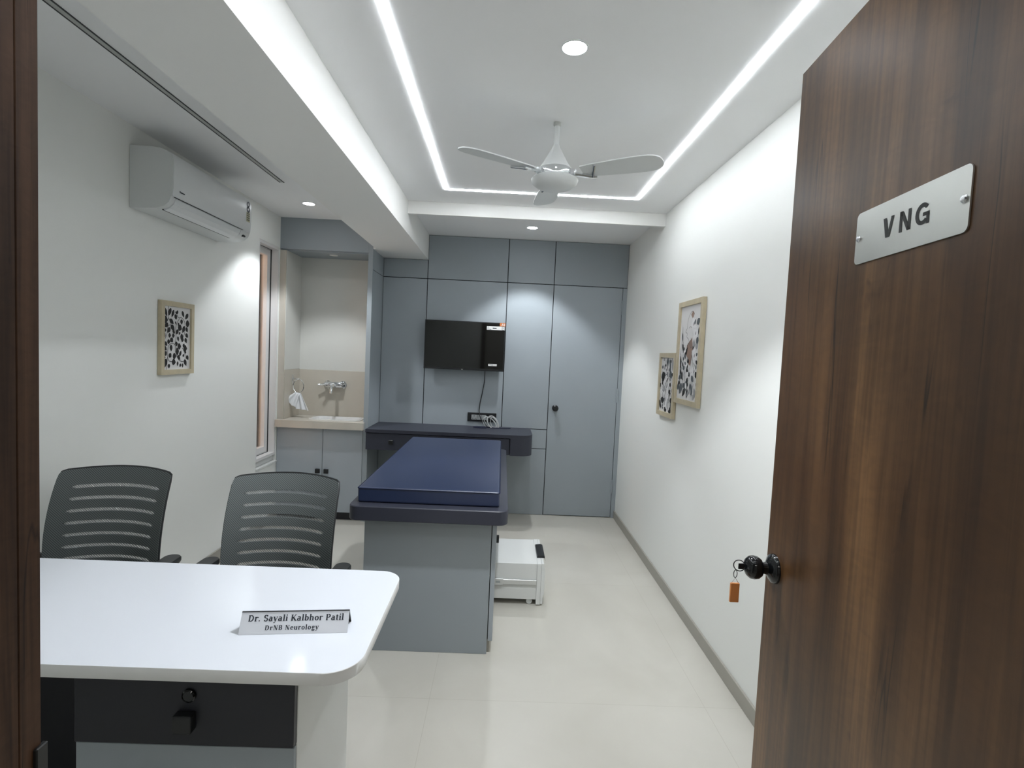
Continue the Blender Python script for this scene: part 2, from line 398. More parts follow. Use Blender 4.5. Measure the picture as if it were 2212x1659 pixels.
# frame: left jamb, hinge jamb, head
b = BM()
box(b, DX0-.05, -.312, .17, .343, 0, DZ, .001, 1); box(b, DX0-.05, -.318, .343, .362, 0, DZ, .001, 1)
box(b, -.3185, -.312, .3425, .36, 0, DZ, .001, 1)
box(b, DX1-.0, DX1+.05, .17, .32, 0, DZ); box(b, -.312, DX1, .17, .34, DZ-.012, DZ+.03)
DFR = struct('door_frame_1', b, M['jamb'])
b = BM(); box(b, -.3135, -.3095, .353, .3625, 1.13, 1.212, .0008, 1); obj('strike_plate', b, M['black'], DFR)

# sign on the walnut door
sg = thing('door_sign', 'brushed steel plate reading VNG screwed to the open walnut door', 'sign', dfn(.394, 1.728, -.001))
b = BM(); prism(b, rrect(.267, .520, 1.684, 1.772, .009, 6), .0, -.0022, 0, lambda u, v, w: dfn(u, v, w-.0004)); obj('plate', b, M['steel'], sg)
for s in (.277, .511):
    q = BM(); lathe(q, [(.0058, 0), (.0058, .0015), (.004, .0032), (0, .0036)], dfn(s, 1.728, -.0026), -DN, 18)
    obj('screw', q, M['screw'], sg)
LAY = [0]
def quad_line(bm, fn, x0, y0, x1, y1, w, mi=0):
    LAY[0] += 1
    dx, dy = x1-x0, y1-y0; l = sqrt(dx*dx+dy*dy) or 1e-6; nx, ny = -dy/l*w/2, dx/l*w/2
    f = bm.faces.new([bm.verts.new(fn(*p)) for p in ((x0+nx, y0+ny), (x0-nx, y0-ny), (x1-nx, y1-ny), (x1+nx, y1+ny))]); f.material_index = mi
def arc_strip(bm, fn, cx, cy, rx, ry, a0, a1, wt, wn, n=16, mi=0):
    pr = None
    for i in range(n+1):
        a = radians(a0+(a1-a0)*i/n); w = wn+(wt-wn)*abs(cos(a))**1.3
        o_ = (cx+(rx+w/2)*cos(a), cy+(ry+w/2)*sin(a)); i_ = (cx+(rx-w/2)*cos(a), cy+(ry-w/2)*sin(a))
        cur = (bm.verts.new(fn(*o_)), bm.verts.new(fn(*i_)))
        if pr: f = bm.faces.new((pr[0], pr[1], cur[1], cur[0])); f.material_index = mi
        pr = cur
def poly2(bm, fn, pts, mi=0):
    LAY[0] += 1
    f = bm.faces.new([bm.verts.new(fn(*p)) for p in pts]); f.material_index = mi
# V N G, bold sans, letters drawn in plate coordinates (cap height .031)
cap = .0315; zb = 1.7135; W_ = .0072
def sfn(x, y): return dfn(x, y, -.0031)          # s grows towards the hinge = to the right in view
b = BM()
def P(x, y): return (x, zb+y*cap)
poly2(b, sfn, [P(.343, 1), P(.3505, 1), P(.357, .28), P(.3545, 0), P(.3505, 0)]); poly2(b, sfn, [P(.3625, 1), P(.3695, 1), P(.3605, 0), P(.3545, 0), P(.357, .28)])
quad_line(b, sfn, .3865, zb, .3865, zb+cap, .0062); quad_line(b, sfn, .4055, zb, .4055, zb+cap, .0062)
poly2(b, sfn, [P(.3834, 1), P(.3905, 1), P(.4086, 0), P(.4015, 0)])
arc_strip(b, sfn, .4335, zb+cap/2, .0115, cap/2-.0030, 42, 318, .0066, .0060, 28)
quad_line(b, sfn, .4345, zb+cap*.46, .4475, zb+cap*.46, .0055); quad_line(b, sfn, .4447, zb, .4447, zb+cap*.48, .0056)
obj('lettering', b, M['text2'], sg)

# ---------------------------------------------------------------- lights
LX0, LX1, LY0, LY1, LW = -.417, .839, .75, 3.487, .020
b = BM(); z0 = H-.003; HL = H-.001
box(b, LX0-LW/2, LX0+LW/2, LY0, LY1+LW/2, z0, HL); box(b, LX1-LW/2, LX1+LW/2, LY0, LY1+LW/2, z0, HL)
box(b, LX0+LW/2, LX1-LW/2, LY1-LW/2, LY1+LW/2, z0, HL); box(b, LX0+LW/2, LX1-LW/2, LY0, LY0+LW, z0, HL)
ll = thing('linear_light', 'glowing white light line running as a rectangle around the ceiling fan', 'light', (LX0, LY1, H))
obj('diffuser', b, M['led'], ll)
# unlit linear profile above the air conditioner
t = thing('linear_light', 'thin unlit grey light strip in the ceiling beside the air conditioner', 'light', (-1.495, 2.6, H))
b = BM(); box(b, -1.511, -1.506, 1.1, 3.527, H-.003, H); box(b, -1.484, -1.479, 1.1, 3.527, H-.003, H); obj('profile', b, M['chair_plast'], t)
b = BM(); box(b, -1.506, -1.484, 1.1, 3.527, H-.0015, H); obj('diffuser', b, M['groove'], t)
def downlight(x, y, r, label, lit=True, z=H, w=1.0):
    t = thing('downlight', label, 'light', (x, y, z), 'round ceiling downlights')
    b = BM(); lathe(b, [(r+.005, 0), (r+.005, -.003), (r, -.004), (r, 0)], (x, y, z)); obj('trim_ring', b, M['plast'], t)
    b = BM(); lathe(b, [(r, -.0005), (r, -.003), (0, -.0032)], (x, y, z)); obj('diffuser', b, M['disc'] if lit else M['disc_dim'], t)
    if lit:
        ld = bpy.data.lights.new('downlight_beam', 'SPOT'); ld.energy = SPOT_W*w; ld.color = LIGHT_COL; ld.spot_size = radians(98); ld.spot_blend = .35
        ld.shadow_soft_size = .035
        lo = bpy.data.objects.new('lamp', ld); COL.objects.link(lo); lo.parent = t; lo.location = (0, 0, -.02)
    return t
downlight(.198, 1.846, .042, 'round lit downlight in the ceiling in front of the fan')
downlight(.198, 4.40, .042, 'round lit downlight in the ceiling above the television wall', True, H, .66)
downlight(-1.497, 4.01, .042, 'round lit downlight in the ceiling in front of the sink niche', True, H, .52)
downlight(-1.50, 4.62, .030, 'small unlit downlight under the top of the sink niche', False, 2.285)

# ceiling fan
FX, FY = .2, 2.432
fan = thing('ceiling_fan', 'white three-blade ceiling fan with chrome blade brackets', 'fan', (FX, FY, H))
b = BM(); lathe(b, [(.017, 0), (.017, -.012), (.012, -.016)], (FX, FY, H), n=20); obj('ceiling_hook', b, M['steel'], fan)
b = BM(); lathe(b, [(.0115, -.008), (.0115, -.12)], (FX, FY, H), n=20); obj('rod', b, M['fanw'], fan)
b = BM(); lathe(b, [(.014, -.10), (.020, -.115), (.034, -.14), (.056, -.18), (.071, -.201), (.0745, -.207), (.072, -.209)], (FX, FY, H), n=40); obj('canopy', b, M['fanw'], fan)
b = BM(); lathe(b, [(.070, -.207), (.077, -.210), (.0795, -.225), (.078, -.240), (.070, -.243)], (FX, FY, H), n=40); obj('motor_ring', b, M['chrome'], fan)
b = BM(); lathe(b, [(.074, -.240), (.098, -.247), (.107, -.256), (.101, -.272), (.080, -.287), (.045, -.298), (0, -.301)], (FX, FY, H), n=40); obj('motor_dome', b, M['fanw'], fan)
for k in range(3):
    th = radians(92+120*k); d = Vector((cos(th), sin(th), 0)); n_ = Vector((-sin(th), cos(th), 0)); zc = H-.226
    R3 = Matrix.Rotation(radians(-11), 3, d)
    def bl(r, s, h=0.0, d=d, n_=n_, R3=R3): return Vector((FX, FY, zc))+d*r+R3 @ (n_*s+Vector((0, 0, h-.006)))
    q = BM(); out = []
    hw = [(.13, .040), (.20, .050), (.30, .058), (.38, .062), (.43, .060), (.458, .052), (.475, .038), (.483, .020), (.485, 0)]
    out = [(r, -w) for r, w in hw]+[(r, w) for r, w in hw[-2::-1]]
    prism(q, out, 0, .005, 0, lambda u, v, w: bl(u, v, w)); obj('blade', q, M['fanw'], fan)
    q = BM(); tube(q, [bl(.078, .0, -.002), bl(.17, .036, -.010), bl(.19, .040, -.010)], [.010, .0085, .006], 8); tube(q, [bl(.17, .036, -.010), bl(.205, -.050, -.006)], [.0075, .005], 8)
    box(q, -.012, .012, -.012, .012, -.012, .012, .002, 1, T=Matrix.Translation(bl(.088, 0, .002)) @ Matrix.Rotation(th, 4, 'Z'))
    obj('blade_bracket', q, M['chrome'], fan)

# ---------------------------------------------------------------- wall air conditioner
ac = thing('air_conditioner', 'white split air conditioner high on the left wall', 'air conditioner', (XL, 3.11, 2.30))
A0, A1 = 2.70, 3.515
def ac_prof(): # (x from wall, z)
    p = [(0, 2.452)]
    p += [(.10, 2.451), (.15, 2.446), (.185, 2.434), (.205, 2.416), (.212, 2.39), (.2135, 2.34), (.212, 2.26), (.207, 2.215)]
    return p
full = ac_prof()+[(.196, 2.185), (.172, 2.163), (.13, 2.150), (.05, 2.146), (0, 2.148)]
afn = lambda u, v, w: Vector((XL+.002+u, w, v))
b = BM(); prism(b, full, A0, A1, 0, afn); obj('body', b, M['plast2'], ac)
# front cover: slightly proud shell over the front face
q = BM(); cov = [(.198, 2.427), (.208, 2.412), (.2155, 2.39), (.217, 2.34), (.2155, 2.26), (.2105, 2.214)]
inn = [(u-.012, v) for u, v in cov[::-1]]
prism(q, cov+inn, A0+.004, A1-.004, 0, afn); obj('front_cover', q, M['plast'], ac)
q = BM(); tube(q, [afn(.2095, 2.2115, A0+.02), afn(.2095, 2.2115, A1-.10)], .0018, 6); obj('cover_gap', q, M['black'], ac)
q = BM(); lv = [(.206, 2.2085), (.1965, 2.183), (.176, 2.162), (.150, 2.150)]; lv2 = [(u-.006, v+.004) for u, v in lv[::-1]]
prism(q, [(u+.002, v-.0025) for u, v in lv]+lv2, A0+.035, A1-.12, 0, afn); obj('air_flap', q, M['plast'], ac)
q = BM(); tube(q, [afn(.146, 2.1505, A0+.03), afn(.146, 2.1505, A1-.14)], .0034, 6)
tube(q, [afn(.206, 2.208, A1-.118), afn(.197, 2.182, A1-.118), afn(.17, 2.158, A1-.118)], .0022, 6)
obj('air_slot', q, M['black'], ac)
q = BM(); box(q, XL+.1895, XL+.203, A1-.075, A1-.045, 2.175, 2.187, .002, 1); obj('receiver_window', q, M['black'], ac)
# small mark on the cover and the rating label at its right end
q = BM(); poly2(q, lambda y, z: Vector((XL+.2188, y, z)), [(2.752, 2.254), (2.760, 2.250), (2.752, 2.242)]); quad_line(q, lambda y, z: Vector((XL+.2188, y, z)), 2.760, 2.247, 2.795, 2.247, .006); obj('logo', q, M['text'], ac)
lfn = lambda y, z, o=0: Vector((XL+.2190+o, y, z))
q = BM(); poly2(q, lambda y, z: lfn(y, z), [(3.445, 2.275), (3.49, 2.275), (3.49, 2.335), (3.445, 2.335)], 0)
arc_strip(q, lambda y, z: lfn(y, z), 3.468, 2.385, .014, .014, 0, 360, .010, .010, 20, 1); arc_strip(q, lambda y, z: lfn(y, z), 3.468, 2.353, .015, .014, 0, 360, .014, .014, 20, 1)
for k in range(4): quad_line(q, lambda y, z: lfn(y, z, .0004), 3.45, 2.285+k*.013, 3.485, 2.288+k*.013, .005, 1)
obj('rating_label', q, [M['label_y'], M['text']], ac)

# ---------------------------------------------------------------- framed pictures
def leaf(bm, fn, x0, y0, x1, y1, w, mi):
    dx, dy = x1-x0, y1-y0; l = sqrt(dx*dx+dy*dy) or 1e-6; nx, ny = -dy/l, dx/l
    ts = [0, .12, .3, .5, .7, .88, 1]; ws = [0, .30, .49, .5, .38, .16, 0]
    A = [(x0+dx*t+nx*w*q, y0+dy*t+ny*w*q) for t, q in zip(ts, ws)]; B = [(x0+dx*t-nx*w*q, y0+dy*t-ny*w*q) for t, q in zip(ts, ws)]
    poly2(bm, fn, A+B[-2:0:-1], mi)
def vine(bm, fn, pts, w, mi):
    # smooth polyline (Catmull-Rom)
    P_ = [pts[0]]+list(pts)+[pts[-1]]; out = []
    for i in range(1, len(P_)-2):
        p0, p1, p2, p3 = P_[i-1:i+3]
        for k in range(6):
            t = k/6
            out.append(tuple(.5*((2*p1[a])+(-p0[a]+p2[a])*t+(2*p0[a]-5*p1[a]+4*p2[a]-p3[a])*t*t+(-p0[a]+3*p1[a]-3*p2[a]+p3[a])*t**3) for a in (0, 1)))
    out.append(pts[-1])
    for p, q in zip(out, out[1:]): quad_line(bm, fn, *p, *q, w, mi)
def picture(label, fn, w, h, fw_, art, loc):
    """fn(u,v,depth) : u right, v up from the lower left corner, depth out of the wall"""
    t = thing('picture_frame', label, 'picture', loc, None)
    b = BM(); frame_ring(b, fn, 0, w, 0, h, fw_, 0, .022); obj('frame', b, M['frame_wood'], t)
    b = BM(); prism(b, [(fw_, fw_), (w-fw_, fw_), (w-fw_, h-fw_), (fw_, h-fw_)], .004, .012, 0, fn)
    iw, ih = w-2*fw_, h-2*fw_; LAY[0] = 0
    def af(layer): return lambda x, y: fn(fw_+min(max(x, 0), 1)*iw, fw_+min(max(y, 0), 1)*ih, .0124+LAY[0]*6e-6)
    art(b, af, iw, ih); obj('print', b, [M['paper'], M['ink'], M['ink2'], M['inkb'], M['inkw'], M['ink3']], t)
    return t
LEAVES = """432,300,472,455,34;533,300,490,440,34;575,325,535,460,30;600,345,612,400,14;632,325,618,400,24;580,460,622,420,44;700,325,728,440,30;798,365,745,470,34;415,495,480,520,60;505,490,565,570,36;685,475,690,570,34;755,545,815,545,60;590,520,600,580,14;480,560,430,640,36;645,540,630,600,20;520,590,575,680,40;630,610,690,650,52;735,590,695,720,36;755,610,780,700,32;510,635,470,730,36;415,685,455,685,30;545,675,580,735,26;632,660,595,750,32;660,700,640,755,20;745,725,785,795,34;405,770,440,790,50;480,770,520,770,36;535,772,575,772,36;660,785,710,790,50;620,780,632,870,24;735,805,760,895,34;700,800,685,885,34;510,815,545,890,40;460,880,505,880,38;420,885,460,950,32;580,920,620,910,38;615,960,670,955,52;700,970,725,905,28;705,990,765,995,56;400,960,450,1030,36;515,930,515,1050,34;585,1050,635,1040,60;410,1110,450,1050,40;640,1130,670,1030,28;480,1090,515,1150,40;535,1130,590,1130,50;610,1110,650,1200,28;750,1120,780,1200,34;390,1150,430,1150,36;440,1170,400,1340,44;520,1225,580,1240,50;715,1190,745,1310,36;475,1260,475,1345,30;610,1220,605,1310,22;660,1265,635,1325,26;685,1260,685,1340,20;740,1040,735,1090,20;690,1140,715,1095,22"""
VINES = [[(495, 275), (488, 340), (490, 470), (475, 510)], [(600, 350), (640, 450), (690, 450), (735, 520), (735, 640), (725, 740), (690, 800)], [(655, 465), (610, 560), (590, 660), (595, 780), (585, 880), (570, 920)],
         [(490, 470), (520, 580), (480, 610), (460, 740), (430, 830)], [(440, 1360), (455, 1150), (475, 960), (530, 910), (575, 940), (580, 1060), (620, 1190), (680, 1225), (725, 1190), (720, 1070), (680, 980)], [(460, 1150), (475, 1210), (520, 1225)]]
def art_leaves(b, af, iw, ih):
    def nm(x, y): return ((x-(422-(y-270)/1100*36))/412, 1-(y-270)/1092)
    S = iw/412
    f2 = lambda x, y: af(1)(x/iw, y/ih)
    for s in LEAVES.split(';'):
        x0, y0, x1, y1, w = map(float, s.split(','))
        p, q = nm(x0, y0), nm(x1, y1); leaf(b, f2, p[0]*iw, p[1]*ih, q[0]*iw, q[1]*ih, w*S*1.2, 1)
    for v in VINES: vine(b, f2, [(nm(*p)[0]*iw, nm(*p)[1]*ih) for p in v], .0032, 1)
picture('narrow framed print of black leaves on the left wall', lambda u, v, w: Vector((XL+.002+w, 2.922+u, 1.297+v)), .305, .414, .028, art_leaves, (XL, 3.07, 1.30))

def art_figure(b, af, iw, ih):
    f = lambda L: (lambda x, y: af(L)(x/iw, y/ih))
    A, B_, C_ = f(1), f(2), f(3)
    X = lambda x: x*iw
    Y = lambda y: y*ih
    # brown garment and hair patches
    poly2(b, A, [(X(.38), Y(.58)), (X(.62), Y(.66)), (X(.68), Y(.50)), (X(.60), Y(.34)), (X(.48), Y(.40)), (X(.36), Y(.50))], 3)
    poly2(b, A, [(X(.50), Y(.90)), (X(.58), Y(.94)), (X(.66), Y(.91)), (X(.60), Y(.85))], 3)
    # outline of a face in profile
    vine(b, B_, [(X(.66), Y(.90)), (X(.54), Y(.935)), (X(.40), Y(.88)), (X(.35), Y(.80)), (X(.34), Y(.76)), (X(.28), Y(.725)), (X(.36), Y(.705)), (X(.35), Y(.67)), (X(.44), Y(.645)), (X(.50), Y(.60))], .0026, 1)
    vine(b, B_, [(X(.44), Y(.76)), (X(.50), Y(.775)), (X(.56), Y(.765))], .0022, 1)
    vine(b, B_, [(X(.56), Y(.66)), (X(.60), Y(.55)), (X(.44), Y(.60)), (X(.36), Y(.48)), (X(.30), Y(.38))], .003, 2)
    rnd = random.Random(3)
    # petals
    for cx, cy, r in ((.78, .47, .17), (.30, .34, .17), (.58, .27, .18), (.82, .31, .15), (.66, .80, .13), (.78, .70, .13), (.22, .52, .12)):
        for k in range(5):
            a = 2*pi*k/5+cx*5
            leaf(b, B_, X(cx), Y(cy), X(cx)+cos(a)*r*iw, Y(cy)+sin(a)*r*iw, r*iw*.75, 4)
            if k % 2: vine(b, C_, [(X(cx)+cos(a)*r*iw*.4, Y(cy)+sin(a)*r*iw*.4), (X(cx)+cos(a)*r*iw*.8, Y(cy)+sin(a)*r*iw*.8)], .0018, 5)
        leaf(b, C_, X(cx)-.003, Y(cy)-.012, X(cx)+.003, Y(cy)+.012, .008, 1)
    for x0, y0, x1, y1, w, m in ((.80, .80, .96, .84, .11, 2), (.70, .79, .74, .85, .06, 2), (.90, .66, .84, .58, .11, 2), (.74, .62, .68, .53, .07, 1), (.93, .76, .90, .68, .05, 1), (.16, .60, .24, .50, .07, 1), (.10, .47, .14, .30, .07, 1),
                             (.30, .46, .44, .56, .08, 1), (.86, .30, .98, .24, .10, 1), (.70, .26, .80, .20, .10, 2), (.10, .32, .28, .20, .09, 1), (.48, .20, .40, .08, .14, 2), (.66, .18, .76, .05, .12, 2), (.24, .17, .14, .05, .14, 2),
                             (.42, .12, .30, .03, .10, 1), (.54, .12, .52, .02, .08, 1), (.86, .14, .92, .04, .08, 5), (.12, .72, .16, .62, .05, 2), (.20, .40, .34, .30, .05, 1), (.5, .38, .42, .28, .05, 1), (.86, .42, .96, .38, .06, 1)):
        leaf(b, C_, X(x0), Y(y0), X(x1), Y(y1), w*iw, m)
    for k in range(34):
        x0 = rnd.uniform(.03, .95); y0 = rnd.uniform(.03, .58 if rnd.random() < .8 else .8); a = rnd.uniform(.2, 2.9); l = rnd.uniform(.04, .085)
        if y0 > .42 and .34 < x0 < .66: continue
        leaf(b, C_, X(x0), Y(y0), X(x0)+cos(a)*l*ih*.6, Y(y0)+sin(a)*l*ih, rnd.uniform(.05, .11)*iw, rnd.choice((1, 2, 2, 5, 5, 4)))
    for k in range(14):
        x0 = rnd.uniform(.06, .9); y0 = rnd.uniform(.04, .42)
        vine(b, C_, [(X(x0), Y(y0)), (X(x0+rnd.uniform(-.06, .06)), Y(y0+.07)), (X(x0+rnd.uniform(-.12, .12)), Y(y0+.14))], rnd.uniform(.002, .004), rnd.choice((1, 2, 2)))
    for v in ([(.14, .78), (.13, .62), (.10, .45)], [(.20, .62), (.24, .54), (.22, .44)], [(.62, .3), (.66, .2), (.62, .06)], [(.34, .30), (.3, .18), (.34, .04)]): vine(b, C_, [(X(p[0]), Y(p[1])) for p in v], .0026, 2)
def art_flowers(b, af, iw, ih):
    f = lambda L: (lambda x, y: af(L)(x/iw, y/ih))
    A, B_, C_ = f(1), f(2), f(3)
    X = lambda x: x*iw
    Y = lambda y: y*ih
    for x0, y0, x1, y1, w, m in ((.50, 1.0, .40, .74, .16, 2), (.20, 1.0, .22, .76, .10, 5), (.80, 1.0, .92, .72, .14, 5), (.64, .98, .74, .70, .10, 2), (.05, .62, .36, .70, .20, 1), (.10, .56, .32, .64, .13, 1), (.66, .74, .86, .60, .2, 2), (.92, .66, .98, .56, .1, 1),
                             (.04, .40, .16, .50, .14, 5), (.88, .44, .99, .40, .14, 1), (.10, .22, .40, .18, .15, 1), (.02, .20, .12, .03, .13, 1), (.78, .22, .96, .26, .14, 1), (.40, .03, .62, .09, .16, 1), (.72, .02, .95, .08, .16, 1), (.90, .20, .86, .06, .12, 2), (.30, .14, .28, .03, .1, 2)):
        leaf(b, A, X(x0), Y(y0), X(x1), Y(y1), w*iw, m)
    for cx, cy, r in ((.55, .50, .34), (.30, .84, .2), (.5, .24, .3), (.74, .36, .22), (.22, .40, .2)):
        for k in range(5):
            a = 2*pi*k/5+cy*6
            leaf(b, B_, X(cx), Y(cy), X(cx)+cos(a)*r*iw, Y(cy)+sin(a)*r*iw, r*iw*.72, 4)
            vine(b, C_, [(X(cx)+cos(a)*r*iw*.45, Y(cy)+sin(a)*r*iw*.45), (X(cx)+cos(a)*r*iw*.85, Y(cy)+sin(a)*r*iw*.85)], .002, 5)
        leaf(b, C_, X(cx)-.002, Y(cy)-.016, X(cx)+.002, Y(cy)+.016, .008, 1)
    rnd = random.Random(5)
    for k in range(26):
        x0 = rnd.uniform(.03, .9); y0 = rnd.uniform(.03, .95); a = rnd.uniform(.2, 2.9); l = rnd.uniform(.06, .13)
        leaf(b, C_, X(x0), Y(y0), X(x0)+cos(a)*l*ih*.6, Y(y0)+sin(a)*l*ih, rnd.uniform(.06, .14)*iw, rnd.choice((1, 1, 2, 5, 4)))
    for k in range(12):
        x0 = rnd.uniform(.08, .9); y0 = rnd.uniform(.04, .8)
        vine(b, C_, [(X(x0), Y(y0)), (X(x0+rnd.uniform(-.08, .08)), Y(y0+.1)), (X(x0+rnd.uniform(-.14, .14)), Y(y0+.19))], rnd.uniform(.003, .006), rnd.choice((1, 1, 2)))
    for v in ([(.10, .74), (.28, .66), (.5, .7)], [(.5, .42), (.42, .3), (.46, .12)], [(.2, .35), (.3, .2), (.24, .05)]): vine(b, C_, [(X(p[0]), Y(p[1])) for p in v], .004, 1)
picture('tall framed line drawing of a figure with flowers on the right wall', lambda u, v, w: Vector((XR-.002-w, 3.318-u, 1.245+v)), .400, .626, .030, art_figure, (XR, 3.12, 1.25))
picture('small framed flower print beside the taller picture on the right wall', lambda u, v, w: Vector((XR-.002-w, 3.668-u, 1.131+v)), .340, .426, .030, art_flowers, (XR, 3.5, 1.13))

# ---------------------------------------------------------------- television, socket and cables
tv = thing('television', 'black flat television hung on the grey panelled back wall', 'television', (-.354, YB-.03, 1.33))
TX0, TX1, TZ0, TZ1, TY = -.7125, .0135, 1.339, 1.780, 4.762
b = BM(); box(b, TX0, TX1, TY, TY+.022, TZ0, TZ1, .003, 2); box(b, TX0+.12, TX1-.12, TY+.02, TY+.05, TZ0+.05, TZ1-.10, .008, 2); obj('casing', b, M['black'], tv); b = BM(); box(b, -.47, -.23, TY+.051, YB-.0145, 1.46, 1.68, .004, 1); obj('wall_bracket', b, M['blackmat'], tv)
b = BM(); box(b, TX0+.009, TX1-.009, TY-.0012, TY+.002, TZ0+.020, TZ1-.009); obj('screen', b, M['screen'], tv)
sf = lambda x, z: Vector((x, TY-.0016, z)); sf2 = lambda x, z: Vector((x, TY-.0020, z))
b = BM(); poly2(b, sf, [(TX1-.052, TZ1-.031), (TX1-.001, TZ1-.031), (TX1-.001, TZ1-.002), (TX1-.052, TZ1-.002)], 0)
for q in ((-.034, -.028, -.026, -.006), (-.018, -.028, -.026, -.006), (-.031, -.020, -.021, -.020), (-.009, -.028, -.009, -.006)): quad_line(b, sf2, TX1+q[0], TZ1+q[1], TX1+q[2], TZ1+q[3], .005, 1)
obj('sticker', b, [M['orange2'], M['label']], tv)['label'] = 'orange corner sticker'
b = BM(); poly2(b, sf, [(TX1-.168, TZ1-.067), (TX1-.004, TZ1-.067), (TX1-.004, TZ1-.034), (TX1-.168, TZ1-.034)], 0)
poly2(b, sf2, [(TX1-.115, TZ1-.056), (TX1-.080, TZ1-.056), (TX1-.080, TZ1-.047), (TX1-.115, TZ1-.047)], 1)
quad_line(b, sf2, TX1-.165, TZ1-.060, TX1-.128, TZ1-.062, .003, 1); quad_line(b, sf2, TX1-.163, TZ1-.044, TX1-.150, TZ1-.044, .003, 1)
for (a, c, d, e) in ((-.030, -.064, -.030, -.038), (-.008, -.064, -.008, -.038), (-.030, -.064, -.008, -.064), (-.030, -.038, -.008, -.038), (-.026, -.050, -.012, -.050)): quad_line(b, sf2, TX1+a, TZ1+c, TX1+d, TZ1+e, .0028, 2)
obj('sticker', b, [M['label'], M['text'], M['navy_cable']], tv)['label'] = 'white strip sticker below the orange one'
b = BM(); poly2(b, sf, [(TX1-.142, TZ0+.047), (TX1-.064, TZ0+.047), (TX1-.064, TZ0+.066), (TX1-.142, TZ0+.066)], 0); quad_line(b, sf2, TX1-.135, TZ0+.058, TX1-.098, TZ0+.057, .006, 1)
obj('sticker', b, [M['label'], M['socket']], tv)['label'] = 'small white sticker low on the screen'
b = BM(); box(b, -.372, -.356, TY-.002, TY+.001, TZ0+.003, TZ0+.009, .001, 1); obj('badge', b, M['steel'], tv)
b = BM(); YP = YB-.014
cp = [(-.158, YP-.06, 1.36), (-.157, YP-.045, 1.31), (-.156, YP-.03, 1.25), (-.172, YP-.022, 1.14), (-.190, YP-.02, 1.04), (-.196, YP-.02, .965), (-.190, YP-.03, .930), (-.176, YP-.036, .890), (-.150, YP-.04, .850), (-.115, YP-.05, .826), (-.06, YP-.06, .8235), (.0, YP-.055, .8235)]
tube(b, cp, .0042, 8)
obj('power_cable', b, M['black'], tv)
sk = thing('socket_plate', 'black wall plate with grey socket and switches above the charcoal counter', 'socket', (-.17, YP, .90))
b = BM(); box(b, -.302, -.034, YP-.010, YP, .862, .945, .003, 2); obj('plate', b, M['black'], sk)
b = BM(); box(b, -.266, -.216, YP-.013, YP-.009, .879, .925, .002, 1); obj('socket', b, M['socket'], sk)
q = BM()
for x, z in ((-.241, .914), (-.252, .892), (-.230, .892)): lathe(q, [(.0042, 0), (.0042, .0006)], (x, YP-.0131, z), (0, -1, 0), 12)
obj('socket_hole', q, M['black'], sk)
for x in (-.214, -.170):
    b = BM(); box(b, x, x+.042, YP-.013, YP-.009, .879, .925, .002, 1); obj('switch', b, M['socket'], sk)
# coiled pale cable leaning on the plate and a navy cable lying on the counter
b = BM(); rnd = random.Random(11); pts = []
cx, cz = -.072, .862
for i in range(96):
    a = 2*pi*i/16; k = i//16
    tilt = radians(38+6*k); rx = .070+.008*sin(k*2.1); ry = .036+.010*cos(k*1.7)
    u, v = rx*cos(a), ry*sin(a)
    x = cx+u*cos(tilt)+v*sin(tilt)+.009*(k-2.5); z = cz-u*sin(tilt)+v*cos(tilt)
    pts.append((x, YP-.080-.008*sin(a+k)-.004*k, max(z, .8255)))
tube(b, pts, .0030, 6)
tag(obj('cable_coil', b, M['grey_cable']), 'pale grey cable coil leaning against the black socket plate', 'cable')
b = BM(); pts = [(-.205, YB-.17, .8245), (-.235, YB-.14, .8245), (-.19, YB-.10, .8245), (-.10, YB-.09, .8245), (-.02, YB-.12, .8245), (.06, YB-.11, .8245), (.105, YB-.10, .8245)]
pts = [(-.12, YB-.155, .8245), (-.20, YB-.15, .8245), (-.236, YB-.125, .8245), (-.20, YB-.10, .8245), (-.12, YB-.095, .8250), (-.03, YB-.125, .8245), (.05, YB-.12, .8245), (.10, YB-.105, .8245)]
tube(b, pts, .0042, 8)
tag(obj('cable', b, M['navy_cable']), 'dark navy cable looped flat on the charcoal counter', 'cable')

# ---------------------------------------------------------------- wall-hung counter with drawers
wc = thing('wall_counter', 'charcoal wall-hung counter with drawers under the television', 'counter', (-.42, 4.62, .64))
CY, CZ0, CZ1 = 4.385, .645, .820
b = BM(); prism(b, rrect(-1.123, .285, CY, YB-.0145, [0, 0, 0, .10], 10), .792, CZ1, 0); obj('counter_top', b, M['char'], wc)
b = BM(); box(b, -1.123, .095, CY+.03, YB-.0145, CZ0, .790); obj('carcass', b, M['char_dark'], wc); b = BM(); prism(b, rrect(.096, .285, CY, YB-.0145, [0, 0, 0, .10], 12), CZ0, .7918); obj('rounded_end', b, M['char'], wc)
for k, (x0, x1) in enumerate(((-1.120, -.692), (-.690, -.300), (-.298, .090))):
    b = BM(); box(b, x0, x1, CY+.010, CY+.031, CZ0+.002, .786, .001, 1); d = obj('drawer', b, M['char'], wc)
    q = BM(); xk = (x0+x1)/2; box(q, xk-.018, xk+.018, CY-.014, CY+.010, .700, .736, .002, 1); obj('knob', q, M['black'], d)

